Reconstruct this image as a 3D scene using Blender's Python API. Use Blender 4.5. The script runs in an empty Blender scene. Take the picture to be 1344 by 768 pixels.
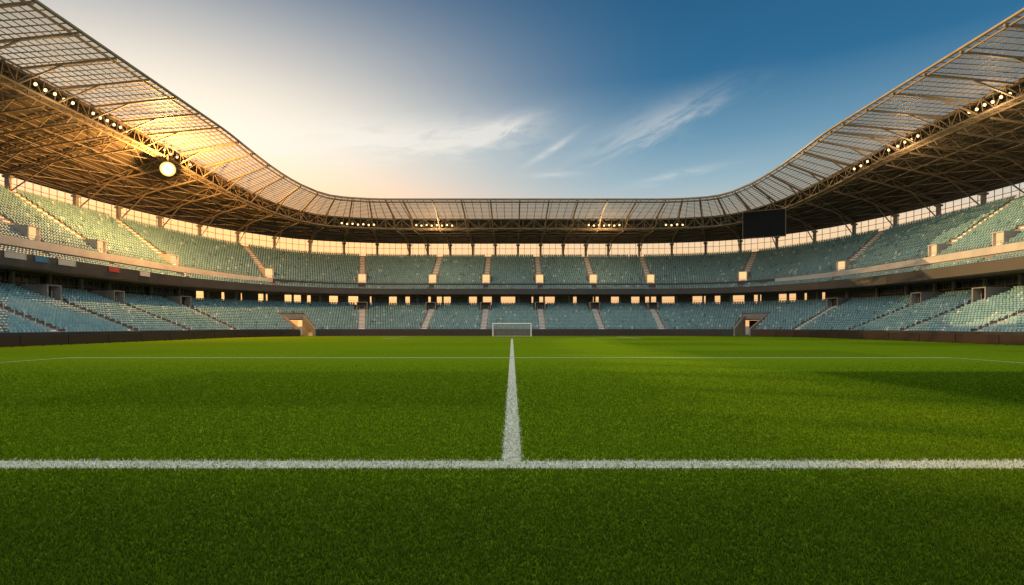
import bpy, math, random
import numpy as np
from mathutils import Vector
random.seed(3); rng=np.random.default_rng(5)
scene=bpy.context.scene
coll=scene.collection
scene.view_settings.view_transform='Standard'
scene.view_settings.look='None'
scene.view_settings.exposure=0

# ---------------------------------------------------------------- materials
def new_mat(name):
    m=bpy.data.materials.new(name); m.use_nodes=True
    nt=m.node_tree; nt.nodes.clear()
    out=nt.nodes.new('ShaderNodeOutputMaterial')
    return m,nt,out
def N(nt,typ,**kw):
    n=nt.nodes.new(typ)
    for k,v in kw.items(): setattr(n,k,v)
    return n
def math_(nt,op,a,b=None,c=None,clamp=False):
    n=nt.nodes.new('ShaderNodeMath'); n.operation=op; n.use_clamp=clamp
    for i,v in enumerate((a,b,c)):
        if v is None: continue
        if isinstance(v,(int,float)): n.inputs[i].default_value=v
        else: nt.links.new(v,n.inputs[i])
    return n.outputs[0]
def smooth_(nt,v,a,b,lo=0.0,hi=1.0):
    n=nt.nodes.new('ShaderNodeMapRange'); n.interpolation_type='SMOOTHSTEP'
    nt.links.new(v,n.inputs[0])
    for i,x in enumerate((a,b,lo,hi)): n.inputs[i+1].default_value=x
    return n.outputs[0]
def mix_(nt,fac,a,b,blend='MIX'):
    n=nt.nodes.new('ShaderNodeMix'); n.data_type='RGBA'; n.blend_type=blend
    for sock,v in ((n.inputs[0],fac),(n.inputs[6],a),(n.inputs[7],b)):
        if isinstance(v,(int,float)): sock.default_value=v
        elif isinstance(v,tuple): sock.default_value=(v[0],v[1],v[2],1)
        else: nt.links.new(v,sock)
    return n.outputs[2]
def noise_(nt,scale,detail=4,vec=None,rough=.6,dim='3D'):
    n=nt.nodes.new('ShaderNodeTexNoise'); n.noise_dimensions=dim
    n.inputs['Scale'].default_value=scale; n.inputs['Detail'].default_value=detail
    n.inputs['Roughness'].default_value=rough
    if vec is not None: nt.links.new(vec,n.inputs['Vector'])
    return n.outputs['Fac']
def pos_(nt):
    return nt.nodes.new('ShaderNodeNewGeometry').outputs['Position']
def surf(name,col,col2=None,scale=.6,rough=.7,metal=0,spec=.5):
    m,nt,out=new_mat(name)
    p=N(nt,'ShaderNodeBsdfPrincipled')
    col2=col2 or tuple(c*.65 for c in col)
    g=pos_(nt)
    f=noise_(nt,scale,3,g)
    f=math_(nt,'MULTIPLY_ADD',f,2.2,-.6,clamp=True)
    nt.links.new(mix_(nt,f,col,col2),p.inputs['Base Color'])
    p.inputs['Roughness'].default_value=rough; p.inputs['Metallic'].default_value=metal
    p.inputs['Specular IOR Level'].default_value=spec
    nt.links.new(p.outputs[0],out.inputs[0])
    return m
def emis(name,col,st):
    m,nt,out=new_mat(name)
    e=N(nt,'ShaderNodeEmission'); e.inputs[0].default_value=(*col,1); e.inputs[1].default_value=st
    nt.links.new(e.outputs[0],out.inputs[0])
    m.cycles.emission_sampling='NONE'
    return m

M_conc=surf('concrete',(.30,.285,.26),(.17,.16,.145),.5,.85)
M_step=surf('stair_concrete',(.74,.76,.76),(.60,.62,.62),1.2,.85)
M_white=surf('pale_render',(.50,.48,.44),(.36,.345,.315),.4,.7)
M_dark=surf('dark_fascia',(.045,.043,.043),(.025,.025,.026),.3,.45)
M_board=surf('board_face',(.05,.022,.016),(.028,.017,.016),.2,.4)
M_steel=surf('bronze_steel',(.27,.22,.155),(.165,.135,.097),.8,.5,metal=.1)
M_steel2=surf('grey_steel',(.17,.15,.12),(.10,.088,.072),.8,.5,metal=.1)
M_deck=surf('roof_deck',(.105,.085,.062),(.06,.05,.037),.25,.6)
M_wht=surf('white_paint',(.85,.85,.83),(.8,.8,.78),2,.4)
M_net=surf('net_cord',(.7,.7,.7),(.6,.6,.6),2,.6)
M_screen=surf('screen',(.006,.007,.008),(.004,.005,.006),.5,.4,spec=.08)
M_glz=surf('dark_glazing',(.03,.035,.04),(.02,.022,.025),.5,.12)
M_lamp=emis('lamp_glass',(1,.66,.28),3.2)
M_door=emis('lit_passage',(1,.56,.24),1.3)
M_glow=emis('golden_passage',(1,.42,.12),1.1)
M_sun_glare=emis('sun_glare',(1,.80,.42),14)
M_glare_ring=emis('sun_glare_ring',(1,.55,.15),1.9)  # orange ring of the sun's glare, made as a glowing part
M_blue=surf('banner_blue',(.03,.16,.3),(.02,.12,.24),1,.5)
M_red=surf('banner_red',(.4,.05,.03),(.3,.04,.03),1,.5)

# seats
M_seat,nt,out=new_mat('seat_plastic')
p=N(nt,'ShaderNodeBsdfPrincipled')
at=N(nt,'ShaderNodeAttribute',attribute_name='tint')
cr=N(nt,'ShaderNodeValToRGB'); cr.color_ramp.interpolation='CONSTANT'
els=cr.color_ramp.elements
els[0].position=0; els[0].color=(.15,.32,.38,1)
els[1].position=.3; els[1].color=(.175,.355,.41,1)
for po,c in ((.65,(.205,.39,.44,1)),(.95,(.46,.60,.64,1)),(.98,(.09,.19,.23,1))):
    e=els.new(po); e.color=c
nt.links.new(at.outputs['Fac'],cr.inputs[0])
nt.links.new(cr.outputs[0],p.inputs['Base Color']); p.inputs['Roughness'].default_value=.45
nt.links.new(p.outputs[0],out.inputs[0])

# glazing
M_glass,nt,out=new_mat('roof_glazing')
tr=N(nt,'ShaderNodeBsdfTransparent'); tr.inputs[0].default_value=(.92,.9,.84,1)
tl=N(nt,'ShaderNodeBsdfTranslucent'); df=N(nt,'ShaderNodeBsdfDiffuse')
g=pos_(nt); f=noise_(nt,.35,3,g)
cc=mix_(nt,f,(.50,.45,.37),(.30,.275,.235))
nt.links.new(cc,tl.inputs[0]); nt.links.new(cc,df.inputs[0])
m1=N(nt,'ShaderNodeMixShader'); m1.inputs[0].default_value=.6
nt.links.new(tl.outputs[0],m1.inputs[1]); nt.links.new(df.outputs[0],m1.inputs[2])
m2=N(nt,'ShaderNodeMixShader'); m2.inputs[0].default_value=.5
nt.links.new(tr.outputs[0],m2.inputs[1]); nt.links.new(m1.outputs[0],m2.inputs[2])
nt.links.new(m2.outputs[0],out.inputs[0])

# grass colour shared
def grass_colour(nt):
    g=pos_(nt)
    s=N(nt,'ShaderNodeSeparateXYZ'); nt.links.new(g,s.inputs[0])
    big=noise_(nt,.12,2,g)
    wob=math_(nt,'MULTIPLY_ADD',big,.8,-.4)
    def band(src,width,off,k):
        a=math_(nt,'ADD',math_(nt,'ADD',src,wob),off)
        a=math_(nt,'SINE',math_(nt,'MULTIPLY',a,math.pi/width))
        return math_(nt,'MULTIPLY_ADD',a,k,.5,clamp=True)
    bx=band(s.outputs[0],13,0,5); by=band(s.outputs[1],11,-3,3)
    t=math_(nt,'ADD',math_(nt,'MULTIPLY',math_(nt,'MAXIMUM',bx,by),.7),math_(nt,'MULTIPLY',by,.3))
    # right-flank shade put into the turf colour: mowing bands deepened there, weakened elsewhere
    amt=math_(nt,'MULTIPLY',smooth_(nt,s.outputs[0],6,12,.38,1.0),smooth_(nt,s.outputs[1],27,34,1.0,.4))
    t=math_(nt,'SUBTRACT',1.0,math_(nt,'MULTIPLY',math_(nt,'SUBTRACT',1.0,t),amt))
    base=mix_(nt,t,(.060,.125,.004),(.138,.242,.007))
    base=mix_(nt,smooth_(nt,s.outputs[1],5.5,9.0,.7,0),base,(.058,.120,.007))  # foreground shade put into the colour: near turf mixed darker
    return base,g
M_grass,nt,out=new_mat('pitch_turf')
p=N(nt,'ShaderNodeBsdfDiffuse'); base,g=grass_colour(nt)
fine=noise_(nt,20,3,g,.8)
fine2=noise_(nt,3,3,g,.75)
ff=math_(nt,'ADD',math_(nt,'MULTIPLY',fine,.65),math_(nt,'MULTIPLY',fine2,.35))
ff=math_(nt,'MULTIPLY_ADD',ff,4.5,-1.75,clamp=True)
col=mix_(nt,ff,mix_(nt,1.0,base,(.62,.62,.58),'MULTIPLY'),mix_(nt,1.0,base,(1.2,1.15,1.3),'MULTIPLY'))
nt.links.new(col,p.inputs['Color'])
nt.links.new(p.outputs[0],out.inputs[0])

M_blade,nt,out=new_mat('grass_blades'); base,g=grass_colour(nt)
at=N(nt,'ShaderNodeAttribute',attribute_name='tint'); pa=N(nt,'ShaderNodeAttribute',attribute_name='paint')
c=mix_(nt,at.outputs['Fac'],mix_(nt,1.0,base,(.30,.36,.48),'MULTIPLY'),mix_(nt,1.0,base,(2.2,1.95,2.6),'MULTIPLY'))
c=mix_(nt,pa.outputs['Fac'],c,(.82,.83,.77))
df=N(nt,'ShaderNodeBsdfDiffuse'); tl=N(nt,'ShaderNodeBsdfTranslucent'); ms=N(nt,'ShaderNodeMixShader'); ms.inputs[0].default_value=.3
nt.links.new(c,df.inputs[0]); nt.links.new(c,tl.inputs[0])
nt.links.new(df.outputs[0],ms.inputs[1]); nt.links.new(tl.outputs[0],ms.inputs[2]); nt.links.new(ms.outputs[0],out.inputs[0])

M_line,nt,out=new_mat('line_paint')
p=N(nt,'ShaderNodeBsdfDiffuse')
f=noise_(nt,14,3,pos_(nt),.8); f=math_(nt,'MULTIPLY_ADD',f,4,-1.5,clamp=True)
nt.links.new(mix_(nt,f,(.2,.27,.12),(.8,.82,.76)),p.inputs['Color'])
nt.links.new(p.outputs[0],out.inputs[0])
M_ground=surf('outer_ground',(.1,.1,.095),(.07,.07,.065),.05,.9)

# ---------------------------------------------------------------- mesh helpers
class MB:
    def __init__(s): s.v=[]; s.f=[]
    def quad_box(s,c,ax,ay,az,hx,hy,hz):
        c=Vector(c); ax=Vector(ax)*hx; ay=Vector(ay)*hy; az=Vector(az)*hz
        b=len(s.v)
        for sx,sy,sz in ((-1,-1,-1),(1,-1,-1),(1,1,-1),(-1,1,-1),(-1,-1,1),(1,-1,1),(1,1,1),(-1,1,1)):
            s.v.append(tuple(c+ax*sx+ay*sy+az*sz))
        for q in ((0,3,2,1),(4,5,6,7),(0,1,5,4),(1,2,6,5),(2,3,7,6),(3,0,4,7)):
            s.f.append(tuple(b+i for i in q))
    def tube(s,p,q,r,n=4):
        p=Vector(p); q=Vector(q); d=(q-p)
        if d.length<1e-4: return
        d.normalize()
        a=d.cross(Vector((0,0,1)))
        if a.length<1e-3: a=Vector((1,0,0))
        a.normalize(); c=d.cross(a)
        b=len(s.v)
        for e in (p,q):
            for i in range(n):
                an=2*math.pi*(i+.5)/n
                s.v.append(tuple(e+a*(r*math.cos(an))+c*(r*math.sin(an))))
        for i in range(n):
            j=(i+1)%n; s.f.append((b+i,b+j,b+n+j,b+n+i))
        s.f.append(tuple(b+i for i in range(n))[::-1]); s.f.append(tuple(b+n+i for i in range(n)))
    def obj(s,name,mat,parent=None,loc=None):
        me=bpy.data.meshes.new(name)
        vs=s.v
        if loc is not None: vs=[(a-loc[0],b-loc[1],c-loc[2]) for a,b,c in vs]
        me.from_pydata(vs,[],s.f); me.materials.append(mat)
        o=bpy.data.objects.new(name,me); coll.objects.link(o)
        if loc is not None: o.location=loc
        if parent: 
            o.parent=parent
            if loc is not None: o.location=Vector(loc)-wloc(parent)
        return o
def wloc(o):
    l=Vector(o.location)
    while o.parent: o=o.parent; l=l+o.location
    return l
def top(o,label,cat,group=None):
    o['label']=label; o['category']=cat
    if group: o['group']=group
def empty(name,loc,label,cat,group=None):
    o=bpy.data.objects.new(name,None); o.location=loc; o.empty_display_size=.3; coll.objects.link(o)
    top(o,label,cat,group); return o
def np_mesh(name,verts,faces,k,mat,attrs={}):
    me=bpy.data.meshes.new(name)
    nv=len(verts); nf=len(faces)
    me.vertices.add(nv); me.vertices.foreach_set('co',verts.astype(np.float32).ravel())
    me.loops.add(nf*k); me.loops.foreach_set('vertex_index',faces.astype(np.int32).ravel())
    me.polygons.add(nf); me.polygons.foreach_set('loop_start',np.arange(0,nf*k,k,dtype=np.int32))
    me.update(calc_edges=True); me.materials.append(mat)
    for a,val in attrs.items():
        at=me.attributes.new(a,'FLOAT','POINT'); at.data.foreach_set('value',val.astype(np.float32))
    o=bpy.data.objects.new(name,me); coll.objects.link(o); return o

# ---------------------------------------------------------------- plan of the bowl
XL,XR,YE,R0,YS=-49.0,54.0,118.0,24.0,12.0
YC=YE-R0; cL=XL+R0; cR=XR-R0
tA=YC-YS; ARC=R0*math.pi/2; tB=tA+ARC; tC=tB+(cR-cL); tD=tC+ARC; T=tD+tA
def P(t,s):
    if t<=tA: x,y,nx,ny,th=XL-s,YS+t,-1,0,0
    elif t<tB:
        th=(t-tA)/R0; x=cL-(R0+s)*math.cos(th); y=YC+(R0+s)*math.sin(th); nx,ny=-math.cos(th),math.sin(th)
    elif t<=tC: x,y,nx,ny,th=cL+t-tB,YE+s,0,1,math.pi/2
    elif t<tD:
        th=math.pi/2-(t-tC)/R0; x=cR+(R0+s)*math.cos(th); y=YC+(R0+s)*math.sin(th); nx,ny=math.cos(th),math.sin(th)
    else: x,y,nx,ny,th=XR+s,YC-(t-tD),1,0,0
    u=min(1,max(0,math.degrees(th)/65)); f=1-u*u*(3-2*u)
    return x,y,nx,ny,f
def P3(t,s,z):
    x,y,_,_,_=P(t,s); return Vector((x,y,z))
def scale_at(t,s):
    return (R0+s)/R0 if (tA<t<tB or tC<t<tD) else 1.0
def fr(t):
    x,y,nx,ny,f=P(t,0); return Vector((nx,ny,0)),Vector((ny,-nx,0)),f
d2r=math.pi/180
gapL=(tA+46*d2r*R0,tA+54*d2r*R0); gapR=(tC+36*d2r*R0,tC+44*d2r*R0)
ts=sorted(set([round(v,4) for v in list(np.linspace(0,tA,22))+[tA+a*d2r*R0 for a in (6,12,18,24,30,36,41,46,54,60,66,72,78,84)]+list(np.linspace(tB,tC,12))+[tC+a*d2r*R0 for a in (6,12,18,24,30,36,44,49,54,60,66,72,78,84)]+list(np.linspace(tD,T,22))]))
def sweep(prof,tlist,mb,closed=False,skip=None):
    b0=len(mb.v); n=None
    for t in tlist:
        f=P(t,0)[4]; pr=prof(f); n=len(pr)
        for s,z in pr: mb.v.append(tuple(P3(t,s,z)))
    for i in range(len(tlist)-1):
        for j in range(n if closed else n-1):
            if skip and skip(tlist[i],tlist[i+1],j): continue
            k=(j+1)%n; a=b0+i*n
            mb.f.append((a+j,a+n+j,a+n+k,a+k))

LR,LD,LH=20,.78,.31
LS0,LZ0=.9,1.1
MR,MD=3,.85
UR=18; US0=13.5; UD=.86
def uz0(f): return 11.5+1.3*f
def uz1(f): return 19.6+3.1*f
def uz(f,r): return uz0(f)+(uz1(f)-uz0(f))*r/(UR-1)
def mz(f,r): return 9.9+.4*f+.35*r
MB0=lambda f:9.2
z_in=lambda f:28+6.7*f
z_ring=lambda f:26.2+7.3*f
z_back=lambda f:24.1+2.9*f

stand=empty('grandstand',(0,YE,0),'two-tier concrete stadium bowl with lattice steel roof around the pitch','grandstand')
def part(mb,name,mat,parent=stand,label=None):
    o=mb.obj(name,mat)
    o.parent=parent; o.location=-wloc(parent)
    if label: o['label']=label
    return o
def lprof(f):
    pr=[(0,0),(0,LZ0+.25),(.15,LZ0+.25),(.15,LZ0)]
    for r in range(LR):
        z=LZ0+LH*r
        pr+=[(LS0+LD*r if r else .16,z),(LS0+LD*(r+1),z)]
    pr+=[(23,LZ0+LH*(LR-1))]
    return pr
def lskip(a,b,j):
    m=(a+b)/2
    return (gapL[0]<m<gapL[1] or gapR[0]<m<gapR[1]) and j<4+2*9
mb=MB(); sweep(lprof,ts,mb,skip=lskip); lower=part(mb,'lower_terrace',M_conc)
for lo_,hi_ in ((-1,gapL[0]),(gapL[1],gapR[0]),(gapR[1],T+1)):
    mb=MB(); sweep(lambda f:[(-.08,.02),(-.08,LZ0+.24),(-.01,LZ0+.24),(-.01,.02)],[t for t in ts if lo_-.01<=t<=hi_+.01],mb,closed=True)
    part(mb,'front_wall_cladding',M_dark)
def uprof(f):
    pr=[(10.5,MB0(f)+.05),(10.5,mz(f,0)+.5),(10.64,mz(f,0)+.5),(10.64,mz(f,0))]
    for r in range(MR): pr+=[(10.65+MD*r,mz(f,r)),(10.65+MD*(r+1)-.01,mz(f,r))]
    pr+=[(13.3,mz(f,MR-1)),(13.3,uz0(f)+.3),(13.44,uz0(f)+.3),(13.44,uz0(f))]
    for r in range(UR): pr+=[(US0+UD*r,uz(f,r)),(US0+UD*(r+1),uz(f,r))]
    pr+=[(34.5,uz1(f)+.01),(34.5,uz1(f)-.6),(29.5,uz1(f)-.6),(23,MB0(f)+.05)]
    return pr
mb=MB(); sweep(uprof,ts,mb,closed=True); upper=part(mb,'upper_terrace',M_conc)
mb=MB(); sweep(lambda f:[(10.3,MB0(f)),(10.3,mz(f,0)+.52),(10.49,mz(f,0)+.52),(10.49,MB0(f))],ts,mb,closed=True); part(mb,'balcony_fascia',M_dark,label='dark fascia panel along the balcony front')
pf=lambda f:[(13.1,uz0(f)-.45-.3*f),(13.1,uz0(f)+.32),(13.29,uz0(f)+.32),(13.29,uz0(f)-.45-.3*f)]
mb=MB(); sweep(pf,[t for t in ts if t<=gapL[0]+.01],mb,closed=True); part(mb,'tier_parapet',M_white)
mb=MB(); sweep(pf,[t for t in ts if gapL[0]-.01<=t<=gapR[1]+.01],mb,closed=True); part(mb,'tier_parapet',M_dark)
mb=MB(); sweep(pf,[t for t in ts if t>=gapR[1]-.01],mb,closed=True); part(mb,'tier_parapet',M_white)
mb=MB(); sweep(lambda f:[(29.2,uz1(f)+.02),(29.2,uz1(f)+.4),(29.4,uz1(f)+.4),(29.4,uz1(f)+.02)],ts,mb,closed=True)
part(mb,'rear_parapet',M_white)
mb=MB(); sweep(lambda f:[(34.0,uz1(f)+.02),(34.0,uz1(f)+.6),(34.3,uz1(f)+.6),(34.3,uz1(f)+.02)],ts,mb,closed=True)
part(mb,'outer_wall',M_conc)
def ring_rail(s,zf,h,name,tl=ts,post=2.5):
    mb=MB()
    for a,b in zip(tl[:-1],tl[1:]):
        fa,fb=P(a,0)[4],P(b,0)[4]
        for k in (h,h*.55): mb.tube(P3(a,s,zf(fa)+k),P3(b,s,zf(fb)+k),.03)
        n=max(1,int((b-a)*scale_at((a+b)/2,s)/post))
        for i in range(n):
            t=a+(b-a)*i/n; f=P(t,0)[4]; mb.tube(P3(t,s,zf(f)),P3(t,s,zf(f)+h),.03)
    return part(mb,name,M_steel2)
ring_rail(13.37,lambda f:uz0(f)+.3,.65,'guard_rail')
ring_rail(10.57,lambda f:mz(f,0)+.5,.5,'guard_rail')
ring_rail(29.3,lambda f:uz1(f)+.4,.6,'guard_rail')
ring_rail(16.6,lambda f:LZ0+LH*(LR-1),.95,'guard_rail')
for a,b in zip(ts[:-1],ts[1:]):
    m=(a+b)/2; n,tt,f=fr(m)
    w=random.choice((.3,.45,.6,.8,.9)) if f<.9 else random.choice((.9,1.0,1.0))
    u0=a+(b-a)*random.random()*(1-w); u1=u0+(b-a)*w
    pa,pb=P3(u0,20.5,0),P3(u1,20.5,0)
    cw=MB(); cw.quad_box((pa+pb)/2+Vector((0,0,8.1)),(pb-pa).normalized(),n,(0,0,1),(pb-pa).length/2,.12,1.1)
    part(cw,'concourse_wall',M_steel2)
for side in (0,1):
    mbf=MB(); mbg=MB()
    for a,b in zip(ts[:-1],ts[1:]):
        m=(a+b)/2; n,tt,f=fr(m)
        if f<.75 or (m<T/2)!=(side==0): continue
        pa,pb=P3(a,17.4,0),P3(b,17.4,0); L=(pb-pa).length; ax=(pb-pa)/L
        mbg.quad_box((pa+pb)/2+Vector((0,0,8.1)),ax,n,(0,0,1),L/2-.001,.02,.95)
        k=max(1,round(L/1.3))
        for i in range(k): mbf.quad_box(pa+ax*(L*i/k)-n*.04+Vector((0,0,8.1)),ax,n,(0,0,1),.05,.06,1.04)
        for z in (7.1,8.0,9.1): mbf.quad_box((pa+pb)/2-n*.05+Vector((0,0,z)),ax,n,(0,0,1),L/2-.001,.05,.05)
    lg=part(mbg,'lounge_glazing',M_glz); part(mbf,'glazing_frame',M_steel,lg)
tcol=3.0; cols=[]
while tcol<T:
    cols.append(tcol); tcol+=6.0/ (1.0 if not (tA<tcol<tB or tC<tcol<tD) else 1.7)
for t in cols:
    n,tt,f=fr(t)
    mb=MB(); base=P3(t,33.4,uz1(f)+.02)
    h=z_back(f)-uz1(f)-.4
    mb.quad_box(base+Vector((0,0,h/2)),tt,n,(0,0,1),.28,.35,h/2)
    mb.quad_box(base+Vector((0,0,h-.2)),tt,n,(0,0,1),.5,.6,.18)
    part(mb,'roof_column',M_conc)
    mb=MB(); mb.quad_box(P3(t,16.9,6.99+1.1),tt,n,(0,0,1),.22,.22,1.12)
    mb.quad_box(P3(t,16.9,6.99+.2),tt,n,(0,0,1),.3,.3,.2); part(mb,'concourse_column',M_conc)
mb=MB()
for a,b in zip(ts[:-1],ts[1:]):
    fa,fb=P(a,0)[4],P(b,0)[4]
    mb.tube(P3(a,34.15,(uz1(fa)+z_back(fa))/2+.8),P3(b,34.15,(uz1(fb)+z_back(fb))/2+.8),.06)
    n_=max(1,round((b-a)*scale_at((a+b)/2,34)/1.6))
    for i in range(n_):
        t=a+(b-a)*i/n_; f=P(t,0)[4]; mb.tube(P3(t,34.15,uz1(f)+.6),P3(t,34.15,z_back(f)),.06)
part(mb,'rear_screen',M_steel)

# aisles
mid=tB+(cR-cL)/2-2.3
al=[mid+12.5*(k+.5) for k in range(-14,14)]
al=[a for a in al if 3<a<T-3]
aisle_lo=[a for a in al if not(gapL[0]-2<a<gapL[1]+2 or gapR[0]-2<a<gapR[1]+2)]
for a in al:
    n,tt,f=fr(a)
    if a in aisle_lo:
        mb=MB()
        for r in range(LR-1):
            s=LS0+LD*r; z=LZ0+LH*r
            mb.quad_box(P3(a,s+LD*.25-.0,z+.002),tt,n,(0,0,1),.6,LD*.25,.012)
            mb.quad_box(P3(a,s+LD*.75,z+LH*.25),tt,n,(0,0,1),.6,LD*.25-.002,LH*.25+.004)
        for sd in (-.62,.62):
            for r in range(0,LR-1,3):
                mb.tube(P3(a,LS0+LD*r+.1,LZ0+LH*r)+tt*sd,P3(a,LS0+LD*r+.1,LZ0+LH*r+.9)+tt*sd,.025)
        part(mb,'stairway',M_step)
    mb=MB()
    for r in range(UR-1):
        s=US0+UD*r; z=uz(f,r); rh=uz(f,1)-uz(f,0)
        mb.quad_box(P3(a,s+UD*.25,z+.002),tt,n,(0,0,1),.58,UD*.25,.012)
        mb.quad_box(P3(a,s+UD*.75,z+rh*.25),tt,n,(0,0,1),.58,UD*.25-.002,rh*.25+.004)
    part(mb,'stairway',M_step)
    z0=uz(f,1); d0=US0+UD*1.2; d1=US0+UD*4.4; h=2.0 if f<.5 else 1.8
    mb=MB(); c=lambda s,z:P3(a,s,z)
    sm=(d0+d1)/2; hd=(d1-d0)/2
    for sd in (-1,1): mb.quad_box(c(sm,z0+h/2)+tt*sd*.9,tt,n,(0,0,1),.1,hd,h/2)
    mb.quad_box(c(sm,z0+h+.06),tt,n,(0,0,1),1.0,hd+.05,.06)
    for sd in (-1,1): mb.tube(c(d0,z0+h+.9)+tt*sd*.97,c(d1,z0+h+.9)+tt*sd*.97,.03)
    v=part(mb,'vomitory',M_white)
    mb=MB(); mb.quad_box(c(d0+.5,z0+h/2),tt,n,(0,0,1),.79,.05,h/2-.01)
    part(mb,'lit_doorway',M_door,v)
    if a in aisle_lo:
        r0=14; z0=LZ0+LH*r0; d0=LS0+LD*r0; d1=d0+3.4; h=1.9
        mb=MB(); sm=(d0+d1)/2; hd=(d1-d0)/2
        for sd in (-1,1): mb.quad_box(c(sm,z0+h/2)+tt*sd*1.1,tt,n,(0,0,1),.1,hd,h/2)
        mb.quad_box(c(sm,z0+h+.06),tt,n,(0,0,1),1.2,hd,.06)
        v=part(mb,'vomitory',M_conc)
        mb=MB(); mb.quad_box(c(d0+1.4,z0+h/2),tt,n,(0,0,1),.99,.05,h/2-.01)
        mb.quad_box(c(d0+1.3,z0+h-.4),tt,n,(0,0,1),.8,.04,.05)
        part(mb,'passage_door',M_dark,v)

# corner tunnels
for gi,(g0,g1) in enumerate((gapL,gapR)):
    m=(g0+g1)/2; n,tt,f=fr(m)
    tun=MB(); topz=LZ0+LH*9
    for t,sg in ((g0,1),(g1,-1)):
        nn,t2,_=fr(t)
        b=len(tun.v)
        outs=[(0,0),(0,LZ0+.4),(LS0+LD*9.5,topz+.4),(LS0+LD*9.5,0)]
        for off in (0,.3):
            for s,z in outs: tun.v.append(tuple(P3(t,s,z)+t2*off*sg*(1)))
        for q in ((0,1,2,3),(7,6,5,4),(0,4,5,1),(1,5,6,2),(2,6,7,3)): tun.f.append(tuple(b+i for i in q))
    cc=P3(m,LS0+LD*9.2,0)
    hw=((g1-g0)*scale_at(m,8))/2
    tun.quad_box(cc+Vector((0,0,topz+.1)),tt,n,(0,0,1),hw+.3,.2,.5)
    tun.quad_box(cc+n*2.5+Vector((0,0,3.4)),tt,n,(0,0,1),hw+.6,2.2,.12)
    tun_o=part(tun,'tunnel_portal',M_conc)
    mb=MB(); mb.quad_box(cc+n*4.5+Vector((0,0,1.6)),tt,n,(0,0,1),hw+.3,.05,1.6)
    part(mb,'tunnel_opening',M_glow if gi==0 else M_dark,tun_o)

# ---------------------------------------------------------------- roof
mb=MB(); tf=list(ts)
sweep(lambda f:[(12,z_ring(f)),(23,(z_ring(f)+z_back(f))/2+.6),(35,z_back(f)),(35,z_back(f)+.5),(23,(z_ring(f)+z_back(f))/2+1.1),(12,z_ring(f)+.4)],tf,mb,closed=True)
roof=part(mb,'roof',M_deck)
def zroof(f,s):
    if s<12: k=(s+1)/13; return z_in(f)*(1-k)+z_ring(f)*k
    zm=(z_ring(f)+z_back(f))/2+.6
    if s<23: k=(s-12)/11; return z_ring(f)*(1-k)+zm*k
    k=(s-23)/12; return zm*(1-k)+z_back(f)*k
mb=MB(); sweep(lambda f:[(-1,z_in(f)+.12),(12,z_ring(f)+.12+.35)],tf,mb); part(mb,'roof_glazing',M_glass,roof)
mb=MB(); fine=[]
for a,b in zip(tf[:-1],tf[1:]):
    n=max(1,round((b-a)*scale_at((a+b)/2,6)/1.5))
    fine+=[a+(b-a)*i/n for i in range(n)]
fine.append(tf[-1])
for t in fine:
    f=P(t,0)[4]; mb.tube(P3(t,-1,z_in(f)+.02),P3(t,12,z_ring(f)+.3),.07)
for s in np.linspace(.3,11.3,13):
    for a,b in zip(tf[:-1],tf[1:]):
        mb.tube(P3(a,s,zroof(P(a,0)[4],s)+.06+.02*s),P3(b,s,zroof(P(b,0)[4],s)+.06+.02*s),.06)
for a,b in zip(tf[:-1],tf[1:]):
    for (s,dz,r) in ((-1,.05,.22),(-.6,-.45,.12)):
        mb.tube(P3(a,s,z_in(P(a,0)[4])+dz),P3(b,s,z_in(P(b,0)[4])+dz),r,6)
part(mb,'glazing_bar',M_steel,roof)
mb=MB()
for s in np.linspace(13.5,34.2,15):
    for a,b in zip(tf[:-1],tf[1:]):
        mb.tube(P3(a,s,zroof(P(a,0)[4],s)-.12),P3(b,s,zroof(P(b,0)[4],s)-.12),.09)
part(mb,'purlin',M_steel2,roof)
mb=MB(); rt=[]
for a,b in zip(tf[:-1],tf[1:]):
    n=max(1,round((b-a)*scale_at((a+b)/2,12)/2.2)); rt+=[a+(b-a)*i/n for i in range(n)]
rt.append(tf[-1])
D=2.1
for k,(a,b) in enumerate(zip(rt[:-1],rt[1:])):
    fa,fb=P(a,0)[4],P(b,0)[4]
    A={};B={}
    for key,s,dz in (('it',10.6,-.15),('ib',10.9,-D),('ot',12.9,-.2),('ob',12.7,-D)):
        A[key]=P3(a,s,z_ring(fa)+dz); B[key]=P3(b,s,z_ring(fb)+dz); mb.tube(A[key],B[key],.13,5)
    x=(('it','ib'),('ib','it'))[k%2]
    mb.tube(A[x[0]],B[x[1]],.07); mb.tube(A[x[0].replace('i','o')],B[x[1].replace('i','o')],.07)
    mb.tube(A['it'],A['ib'],.06); mb.tube(A['ib'],A['ob'],.06); mb.tube(A['ib'],B['ob'],.05); mb.tube(A['ot'],A['ob'],.06)
part(mb,'ring_truss',M_steel,roof)
mb=MB(); sweep(lambda f:[(11.1,z_ring(f)-D+.12),(12.4,z_ring(f)-D+.12),(12.4,z_ring(f)-D+.18),(11.1,z_ring(f)-D+.18)],tf,mb,closed=True); part(mb,'catwalk',M_steel2,roof)
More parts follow.
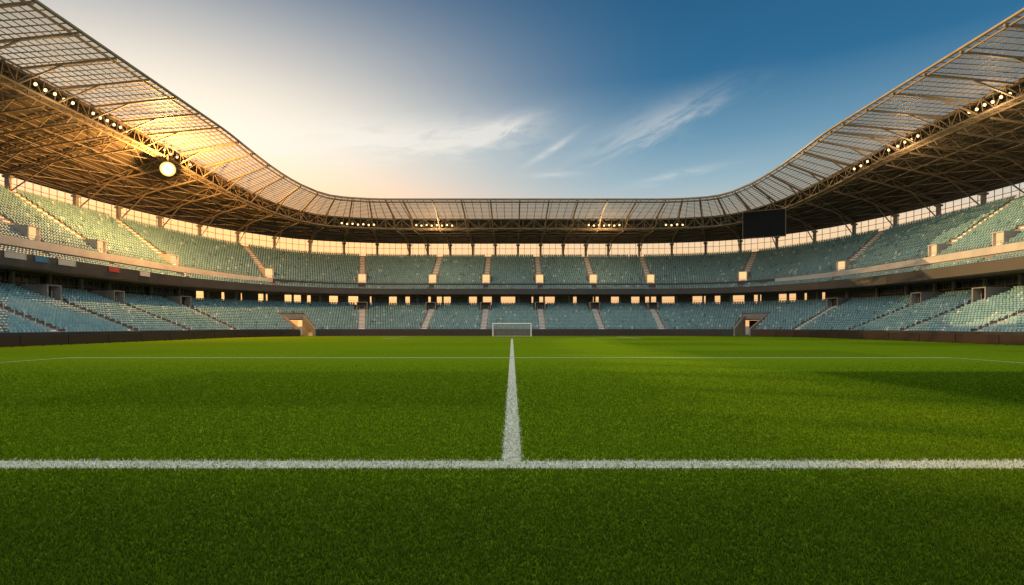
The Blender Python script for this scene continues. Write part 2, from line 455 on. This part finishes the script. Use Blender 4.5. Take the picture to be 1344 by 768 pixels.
for t in cols:
    n,tt,f=fr(t); mb=MB()
    lo=lambda s:zroof(f,s)-.35-2.0*max(0,1-(s-12.5)/22)
    K=11; ss=list(np.linspace(12.7,34,K+1))
    for i in range(K):
        mb.tube(P3(t,ss[i],zroof(f,ss[i])-.35),P3(t,ss[i+1],zroof(f,ss[i+1])-.35),.12)
        mb.tube(P3(t,ss[i],lo(ss[i])),P3(t,ss[i+1],lo(ss[i+1])),.16)
        if i%2: mb.tube(P3(t,ss[i],lo(ss[i])),P3(t,ss[i+1],zroof(f,ss[i+1])-.35),.07)
        else: mb.tube(P3(t,ss[i],zroof(f,ss[i])-.35),P3(t,ss[i+1],lo(ss[i+1])),.07)
    mb.tube(P3(t,33.2,uz1(f)+1.2),P3(t,26,lo(26)),.12)
    mb.tube(P3(t,10.8,z_ring(f)-D+.1),P3(t,5,zroof(f,5)-.3),.13)
    mb.tube(P3(t,10.6,z_ring(f)-.3),P3(t,-1,z_in(f)-.3),.2)
    mb.tube(P3(t,5,zroof(f,5)-.3),P3(t,-.6,z_in(f)-.45),.1)
    part(mb,'radial_truss',M_steel,roof)
mb=MB()
for i in range(0,len(cols)-1):
    a,b=cols[i],cols[i+1]; fa,fb=P(a,0)[4],P(b,0)[4]
    for s0,s1 in ((13,18),(18,23),(23,28),(28,33)):
        z=lambda f,s:zroof(f,s)-.5-1.0*max(0,1-(s-12.5)/22)
        mb.tube(P3(a,s0,z(fa,s0)),P3(b,s1,z(fb,s1)),.06); mb.tube(P3(b,s0,z(fb,s0)),P3(a,s1,z(fa,s1)),.06)
        lo=lambda f,s:zroof(f,s)-.35-2.0*max(0,1-(s-12.5)/22)
        mb.tube(P3(a,s1,lo(fa,s1)),P3(b,s1,lo(fb,s1)),.07)
part(mb,'cross_bracing',M_steel2,roof)

# ---------------------------------------------------------------- seats
SX=[];
def lay(s,zf,skipf):
    t=.5
    while t<T-.5:
        k=scale_at(t,s)
        if not skipf(t,k):
            x,y,nx,ny,f=P(t,s); SX.append((x,y,zf(f),nx,ny))
        t+=.52/k
def near(t,lst,w): return any(abs(t-a)<w for a in lst)
for r in range(LR-1):
    s=LS0+LD*(r+.62); z=LZ0+LH*r
    def sk(t,k,r=r,s=s):
        if near(t,aisle_lo,.85/k): return True
        if r>=13 and near(t,aisle_lo,1.45/k): return True
        if r<11 and (gapL[0]-.5/k<t<gapL[1]+.5/k or gapR[0]-.5/k<t<gapR[1]+.5/k): return True
        return False
    lay(s,lambda f,z=z:z,sk)
for r in range(MR): lay(10.65+MD*(r+.62),lambda f,r=r:mz(f,r),lambda t,k:near(t,al,.7/k))
for r in range(UR):
    def sk(t,k,r=r):
        if near(t,al,.84/k): return True
        return 0<r<6 and near(t,al,1.28/k)
    lay(US0+UD*(r+.62),lambda f,r=r:uz(f,r),sk)
S=np.array(SX); nS=len(S); print('seats',nS)
def boxv(cx,cy,cz,hx,hy,hz,lean=0):
    v=[]
    for sx,sy,sz in ((-1,-1,-1),(1,-1,-1),(1,1,-1),(-1,1,-1),(-1,-1,1),(1,-1,1),(1,1,1),(-1,1,1)):
        w=hx*(.86 if sz>0 else 1)
        v.append((cx+sx*w,cy+sy*hy+lean*(sz+1)/2,cz+sz*hz))
    return v
BF=[(0,3,2,1),(4,5,6,7),(0,1,5,4),(1,2,6,5),(2,3,7,6),(3,0,4,7)]
tv=np.array(boxv(0,.14,.68,.22,.025,.13,.05)+boxv(0,-.02,.40,.205,.04,.13,.06))
tfc=np.array([tuple(8*k+i for i in q) for k in range(2) for q in BF])
NV=16
tint=rng.random(nS)
dist=np.hypot(S[:,0],S[:,1])
vis=(S[:,1]>5)&(np.abs(S[:,0]/S[:,1])<.885)
order=np.argsort(np.where(vis,dist,1e9))
near_i=order[:300]; rest=np.setdiff1d(np.arange(nS),near_i)
Q=S[rest]
nx,ny=Q[:,3:4],Q[:,4:5]; tx,ty=ny,-nx
jit=rng.normal(0,.005,(len(Q),1))
X=Q[:,0:1]+tx*tv[None,:,0]+nx*(tv[None,:,1]+jit); Y=Q[:,1:2]+ty*tv[None,:,0]+ny*(tv[None,:,1]+jit); Z=Q[:,2:3]+tv[None,:,2]
V=np.stack([X,Y,Z],-1).reshape(-1,3)
F=(tfc[None]+ (np.arange(len(Q))*NV)[:,None,None]).reshape(-1,4)
o=np_mesh('stadium_seats',V,F,4,M_seat,{'tint':np.repeat(tint[rest],NV)})
o['kind']='stuff'; top(o,'rows of folded teal plastic seats on the concrete terraces','seats')
variants=[]
for k in range(8):
    me=bpy.data.meshes.new('stadium_seat'); me.from_pydata([tuple(v) for v in tv],[],[tuple(int(i) for i in q) for q in tfc]); me.materials.append(M_seat)
    a=me.attributes.new('tint','FLOAT','POINT'); a.data.foreach_set('value',[(k+.5)/8]*NV); variants.append(me)
for i in near_i:
    s=S[i]; o=bpy.data.objects.new('stadium_seat',variants[int(tint[i]*8)%8])
    o.location=(s[0],s[1],s[2]); o.rotation_euler=(0,0,math.atan2(-s[3],s[4]))
    coll.objects.link(o); top(o,'folded teal plastic seat in the terrace rows','seat','teal seats in the stand')

# ---------------------------------------------------------------- perimeter boards
t=1.0
while t<T-4:
    arc=(tA-3<t<tB or tC-3<t<tD); Lb=4.0 if arc else 6.0
    m=t+Lb/2
    if not (gapL[0]-1<m<gapL[1]+1 or gapR[0]-1<m<gapR[1]+1):
        pa,pb=P3(t+.05,-1.4,0),P3(t+Lb-.05,-1.4,0); n,tt,f=fr(m); ax=(pb-pa).normalized(); nn=Vector((-ax.y,ax.x,0))
        c=(pa+pb)/2; L=(pb-pa).length/2
        mb=MB(); mb.quad_box(c+Vector((0,0,.55)),ax,nn,(0,0,1),L,.05,.48)
        o=mb.obj('perimeter_board',M_board,loc=tuple(c)); top(o,'low dark board along the edge of the pitch','board','boards around the pitch')
        fm=MB(); fm.quad_box(c+Vector((0,0,1.055)),ax,nn,(0,0,1),L,.07,.02)
        for q in (-.8,0,.8): fm.quad_box(c+ax*L*q+n*.18+Vector((0,0,.25)),ax,nn,(0,0,1),.03,.12,.25)
        fo=fm.obj('board_frame',M_dark,loc=tuple(c)); fo.parent=o; fo.location=(0,0,0)
    t+=Lb

# ---------------------------------------------------------------- floodlights
def xratio_t(u,s,side):
    best=None
    for k in range(4000):
        t=T*k/4000; x,y,_,_,_=P(t,s)
        e=abs(x/y-u)
        if best is None or e<best[0]: best=(e,t)
    return best[1]
def floodlight(loc,aim,size=.42,mat=None,label='lit floodlight under the roof truss',grp='floodlights on the roof truss',name='floodlight',ring=False):  # ring=True: added lamp in place of the sun glare, not a real floodlight
    a=Vector(aim).normalized(); e=empty(name,loc,label,'floodlight',grp)
    side=a.cross(Vector((0,0,1))).normalized(); up=side.cross(a)
    hb=MB(); n=20 if ring else 12; b=0
    for (d,r) in ((-.45,.45),(-.1,1),(.06,1.05)):
        for i in range(n):
            an=2*math.pi*i/n; q=a*d*size*1.6+side*(math.cos(an)*r*size)+up*(math.sin(an)*r*size); hb.v.append(tuple(Vector(loc)+q))
    for k in range(2):
        for i in range(n): j=(i+1)%n; hb.f.append((k*n+i,k*n+j,(k+1)*n+j,(k+1)*n+i))
    hb.f.append(tuple(range(n))[::-1])
    hb.tube(Vector(loc)-a*.2*size,Vector(loc)-a*.2*size+Vector((0,0,size*2.4)),.05*size/.42)
    ho=hb.obj('lamp_housing',M_steel2,e,loc=loc); 
    def disc(r0,off,dome,nm,mt):
        gb=MB()
        for i in range(n):
            an=2*math.pi*i/n; gb.v.append(tuple(Vector(loc)+a*off*size+side*(math.cos(an)*size*r0)+up*(math.sin(an)*size*r0)))
        gb.v.append(tuple(Vector(loc)+a*(off+dome)*size))
        for i in range(n): gb.f.append((i,(i+1)%n,n))
        gb.obj(nm,mt,e,loc=loc)
    if ring: disc(1.15,.14,.05,'glare_ring',M_glare_ring); disc(.8,.27,.2,'lamp_glass',mat)  # both discs belong to the added lamp that stands for the sun glare
    else: disc(.93,.05,.17,'lamp_glass',mat or M_lamp)
    return e
def lamp(parent,energy,off,rad=.4,col=(1,.62,.28)):
    ld=bpy.data.lights.new('lamp_light','POINT'); ld.energy=energy; ld.color=col; ld.shadow_soft_size=rad
    lo=bpy.data.objects.new('lamp_light',ld); coll.objects.link(lo); lo.parent=parent; lo.location=off
for px,cnt,sp,en in ((72,5,1.5,900),(145,6,1.4,900),(232,5,1.5,0),(470,7,1.15,0),(570,8,1.15,2400),(793,7,1.15,2400),(885,4,1.2,0),(1298,6,1.3,2200),(1188,5,1.5,2200),(1130,3,1.4,0)):
    u=(px-672)/747; t0=xratio_t(u,10.2,0)
    for k in range(cnt):
        t=t0+(k-(cnt-1)/2)*sp/scale_at(t0,10); n,tt,f=fr(t)
        pz=P3(t,10.2,z_ring(f)-1.45-.12*(k%2))
        e=floodlight(tuple(pz),(-n.x*.8-pz.x*.004,-n.y*.8-.35,-.42),size=.21 if 400<px<900 else .23)
        if en and k==cnt//2: lamp(e,en,(-n.x*.6,-n.y*.6,-2.9),.25)
big=Vector((-59.0,97.5,28.9))
be=floodlight(tuple(big),(.59,-.8,-.2),1.05,M_sun_glare,'golden lamp disc added in place of the sun glare below the roof truss',None,ring=True)  # lamp added to stand for the sun's burst under the roof edge
lamp(be,52000,(1.8,-2.2,-1.5),.3,(1,.45,.11))  # added point light spreads the sun's golden glow over roof and stand

# ---------------------------------------------------------------- scoreboard
t0=xratio_t((1003-672)/747,9.5,1); n,tt,f=fr(t0); c=P3(t0,9.5,23.3)
face=(Vector((-.25,-.97,0))*.5+(-n)*.5).normalized(); ax=Vector((-face.y,face.x,0)); 
sb=empty('scoreboard',tuple(c),'blank black video scoreboard hung from the roof truss','scoreboard')
mb=MB(); mb.quad_box(c,ax,face,(0,0,1),4.15,.3,2.85)
mb.tube(c+ax*3.5+Vector((0,0,2.8)),c+ax*3.5+Vector((0,0,4.4))+n*2,.12); mb.tube(c-ax*3.5+Vector((0,0,2.8)),c-ax*3.5+Vector((0,0,4.4))+n*2,.12)
mb.obj('casing',M_steel2,sb,loc=tuple(c))
mb=MB(); mb.quad_box(c+face*.31,ax,face,(0,0,1),4.03,.02,2.73); mb.obj('screen',M_screen,sb,loc=tuple(c))

# ---------------------------------------------------------------- goal
G=109.0
ge=empty('goal',(0,G,0),'white football goal with net on the far goal line','goal')
mb=MB()
for sx in (-3.66,3.66): mb.tube((sx,G,0),(sx,G,2.44),.13,8)
mb.tube((-3.78,G,2.44),(3.78,G,2.44),.13,8)
for sx in (-3.66,3.66): mb.tube((sx,G,2.44),(sx,G+1.1,2.4),.04,6); mb.tube((sx,G+1.1,2.4),(sx,G+2.2,0),.04,6); mb.tube((sx,G,0.04),(sx,G+2.2,0.04),.04,6)
mb.tube((-3.66,G+2.2,.04),(3.66,G+2.2,.04),.04,6)
mb.obj('goal_frame',M_wht,ge,loc=(0,G,0))
mb=MB(); k=0
for x in np.arange(-3.6,3.7,.24): mb.tube((x,G+1.1,2.4),(x,G+2.2,0.03),.018,3); mb.tube((x,G+.05,2.44),(x,G+1.1,2.4),.018,3)
for h in np.arange(0,1.01,.1):
    y=G+2.2-1.1*h; z=2.4*h+.03; mb.tube((-3.66,y,z),(3.66,y,z),.018,3)
    for sx in (-3.66,3.66): mb.tube((sx,G,z),(sx,y,z),.018,3)
mb.obj('goal_net',M_net,ge,loc=(0,G,0))

for px,w,mat,lab in ((20,3,M_white,'white banner on the balcony front'),(55,2.2,M_blue,'small blue banner on the balcony front'),(88,3,M_white,'white banner on the balcony front'),(150,2.4,M_red,'small red banner on the balcony front'),(190,2.5,M_white,'white banner on the balcony front')):
    t=xratio_t((px-672)/747,10.2,0); n,tt,f=fr(t); c=P3(t,10.22,mz(f,0)+.1)
    mb=MB(); mb.quad_box(c,tt,n,(0,0,1),w/2,.02,.36); 
    for q in (-1,1): mb.quad_box(c+tt*q*(w/2-.06)-n*.03,tt,n,(0,0,1),.04,.015,.38)
    o=mb.obj('banner',mat,loc=tuple(c)); top(o,lab,'banner')

# ---------------------------------------------------------------- ground
def sheet(name,x0,x1,y0,y1,z,mat):
    mb=MB(); mb.v=[(x0,y0,z),(x1,y0,z),(x1,y1,z),(x0,y1,z)]; mb.f=[(0,1,2,3)]
    o=mb.obj(name,mat); o['kind']='structure'; return o
sheet('ground',-3000,3000,-3000,3000,-.05,M_ground)
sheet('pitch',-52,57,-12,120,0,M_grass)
LN=[(-30,30,7.98,8.40),(-.14,.14,8.404,88.0),(-27.9,27.6,35.85,36.15),(-20,20,88.01,88.25),(-36,36,G-.1,G+.1)]
for x0,x1,y0,y1 in LN: sheet('pitch_line',x0,x1,y0,y1,.006,M_line)
sheet('pitch_line',-28.05,-27.91,8.47,36.15,.006,M_line); sheet('pitch_line',27.61,27.75,8.47,36.15,.006,M_line)
sheet('pitch_line',-20.2,-20.01,88,G-.11,.006,M_line); sheet('pitch_line',20.01,20.2,88,G-.11,.006,M_line)
# grass blades
Ng=580000
u=rng.random(Ng); d0,d1,e=3.9,34.0,.15
d=(d0**e+u*(d1**e-d0**e))**(1/e)
x=(rng.random(Ng)*2-1)*(d*.98+.5)
fade=np.clip((35-d)/20,0.1,1)
h=(.023+.032*rng.random(Ng)**1.5)*fade; w=.0040+.00042*d
an=rng.random(Ng)*math.pi*2; la=rng.random(Ng)*math.pi*2; ll=h*(.15+.65*rng.random(Ng))
clump=np.sin(x*3.1+np.sin(d*2.3)*2)*np.sin(d*4.3+np.sin(x*1.7)*2)
h*=1+.10*clump
v0=np.stack([x-np.cos(an)*w,d-np.sin(an)*w,np.zeros(Ng)],-1); v1=np.stack([x+np.cos(an)*w,d+np.sin(an)*w,np.zeros(Ng)],-1)
v2=np.stack([x+np.cos(la)*ll,d+np.sin(la)*ll,h],-1)
V=np.stack([v0,v1,v2],1).reshape(-1,3); F=np.arange(Ng*3).reshape(-1,3)
jx=x+rng.normal(0,.022,Ng); jd=d+rng.normal(0,.05,Ng)
pt=((jd>7.95)&(jd<8.42))|((np.abs(jx)<.15)&(jd>8.4))
pv=np.where(pt&(rng.random(Ng)<.85),.5+.5*rng.random(Ng),0)
tn=np.clip(rng.random(Ng)*.9+.06*clump+.03,0,1)
tn3=np.stack([tn*.1,tn*.1,tn],-1).ravel()  # roots coloured darker for the shade between blades
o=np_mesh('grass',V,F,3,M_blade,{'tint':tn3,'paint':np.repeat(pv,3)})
o['kind']='stuff'; top(o,'short mown green grass of the pitch','grass')

# ---------------------------------------------------------------- light
SE,SA=math.radians(14.5),math.radians(-66)
sd=Vector((math.sin(SA)*math.cos(SE),math.cos(SA)*math.cos(SE),math.sin(SE)))
sl=bpy.data.lights.new('sun','SUN'); sl.energy=5; sl.angle=math.radians(.5); sl.color=(1,.58,.20)
so=bpy.data.objects.new('sun',sl); coll.objects.link(so); so.rotation_euler=sd.to_track_quat('Z','Y').to_euler(); so.location=sd*400
w=bpy.data.worlds.new('World'); scene.world=w; w.use_nodes=True
nt=w.node_tree; nt.nodes.clear()
out=N(nt,'ShaderNodeOutputWorld'); bg=N(nt,'ShaderNodeBackground'); nt.links.new(bg.outputs[0],out.inputs[0])
sky=N(nt,'ShaderNodeTexSky'); sky.sky_type='NISHITA'; sky.sun_disc=False
sky.sun_elevation=SE; sky.sun_rotation=SA; sky.air_density=1.3; sky.dust_density=1.0; sky.ozone_density=2.2
tc=N(nt,'ShaderNodeTexCoord'); sp=N(nt,'ShaderNodeSeparateXYZ'); nt.links.new(tc.outputs['Generated'],sp.inputs[0])
dx,dy,dz=sp.outputs
cr=N(nt,'ShaderNodeValToRGB'); els=cr.color_ramp.elements
def c10(c): return (c[0],c[1],c[2],1)
els[0].position=0; els[0].color=c10((1.0,.50,.19))
els[1].position=.6; els[1].color=c10((.003,.06,.16))
for po,c in ((.10,(1.0,.62,.30)),(.155,(.95,.68,.42)),(.20,(.48,.54,.55)),(.24,(.30,.45,.53)),(.30,(.14,.30,.43)),(.39,(.018,.135,.28))):
    e_=els.new(po); e_.color=c10(c)
nt.links.new(dz,cr.inputs[0])
s2=Vector((math.sin(math.radians(-32))*math.cos(math.radians(13)),math.cos(math.radians(-32))*math.cos(math.radians(13)),math.sin(math.radians(13))))
dot=N(nt,'ShaderNodeVectorMath',operation='DOT_PRODUCT'); nt.links.new(tc.outputs['Generated'],dot.inputs[0]); dot.inputs[1].default_value=s2
g1=math_(nt,'POWER',math_(nt,'MULTIPLY_ADD',dot.outputs['Value'],2.5,-1.5,clamp=True),3.2)
g1=math_(nt,'MULTIPLY',g1,smooth_(nt,dz,.27,.57,1,.10))
gc=mix_(nt,smooth_(nt,dz,.15,.30),(1.7,.80,.26),(1.2,1.02,.78))
skyc=mix_(nt,g1,cr.outputs[0],gc)
yy=math_(nt,'MAXIMUM',dy,.05)
U=math_(nt,'DIVIDE',dx,yy); Vv=math_(nt,'DIVIDE',dz,yy)
def fibre(ang,seed):
    ca,sa=math.cos(math.radians(ang)),math.sin(math.radians(ang))
    a=math_(nt,'ADD',math_(nt,'MULTIPLY',U,ca),math_(nt,'MULTIPLY',Vv,sa))
    b=math_(nt,'ADD',math_(nt,'MULTIPLY',U,-sa),math_(nt,'MULTIPLY',Vv,ca))
    cv=N(nt,'ShaderNodeCombineXYZ'); nt.links.new(math_(nt,'MULTIPLY',a,7),cv.inputs[0]); nt.links.new(math_(nt,'MULTIPLY',b,32),cv.inputs[1]); cv.inputs[2].default_value=seed
    nz=N(nt,'ShaderNodeTexNoise'); nz.inputs['Scale'].default_value=1.5; nz.inputs['Detail'].default_value=6; nz.inputs['Roughness'].default_value=.64; nz.inputs['Distortion'].default_value=.7
    nt.links.new(cv.outputs[0],nz.inputs['Vector']); return nz.outputs['Fac']
FA=fibre(5,1.3); FB=fibre(25,4.1)
tot=None
for (px,py,ang,la_,lb_,amp) in ((550,182,4,.17,.030,1.35),(860,160,24,.13,.026,.55),(725,195,32,.05,.005,.7),(890,230,12,.07,.007,.65),(390,175,3,.15,.035,1.0),(650,172,18,.07,.016,1.3),(730,229,2,.04,.005,.5)):
    F_=FB if ang>15 else FA
    u0=(px-672)/747; v0=(428-py)/747; ca,sa=math.cos(math.radians(ang)),math.sin(math.radians(ang))
    du=math_(nt,'SUBTRACT',U,u0); dv=math_(nt,'SUBTRACT',Vv,v0)
    a=math_(nt,'ADD',math_(nt,'MULTIPLY',du,ca),math_(nt,'MULTIPLY',dv,sa))
    b=math_(nt,'ADD',math_(nt,'MULTIPLY',du,-sa),math_(nt,'MULTIPLY',dv,ca))
    b2=math_(nt,'ADD',b,math_(nt,'MULTIPLY_ADD',F_,lb_*3,-lb_*1.5))
    a=math_(nt,'DIVIDE',a,la_); b2=math_(nt,'DIVIDE',b2,lb_)
    r=math_(nt,'ADD',math_(nt,'MULTIPLY',a,a),math_(nt,'MULTIPLY',b2,b2))
    g=math_(nt,'EXPONENT',math_(nt,'MULTIPLY',r,-1))
    m=math_(nt,'MULTIPLY',g,math_(nt,'MULTIPLY_ADD',F_,3.0*amp,-.85*amp,clamp=True))
    tot=m if tot is None else math_(nt,'ADD',tot,m,clamp=True)
tot=math_(nt,'MULTIPLY',tot,math_(nt,'GREATER_THAN',dy,.06))
skyc=mix_(nt,math_(nt,'MULTIPLY',tot,.60),skyc,(1.0,.92,.82))
over=smooth_(nt,Vv,.62,.95); back=smooth_(nt,dy,.35,.05)
sky_fill=math_(nt,'MAXIMUM',over,back)  # out-of-frame sky overhead and behind, brightened as added fill light
skyc=mix_(nt,sky_fill,skyc,(.88,.89,.88))
sc=N(nt,'ShaderNodeVectorMath',operation='SCALE'); nt.links.new(skyc,sc.inputs[0]); sc.inputs['Scale'].default_value=9.0
fin=mix_(nt,.1,sc.outputs[0],sky.outputs[0])
nt.links.new(fin,bg.inputs[0]); bg.inputs[1].default_value=.12

# ---------------------------------------------------------------- camera
cd=bpy.data.cameras.new('camera'); cam=bpy.data.objects.new('camera',cd); coll.objects.link(cam)
cam.location=(0,0,2.0); cam.rotation_euler=(math.radians(90),0,0)
cd.sensor_width=36; cd.lens=20.0; cd.shift_y=44/1344; cd.clip_start=.1; cd.clip_end=8000
scene.camera=cam
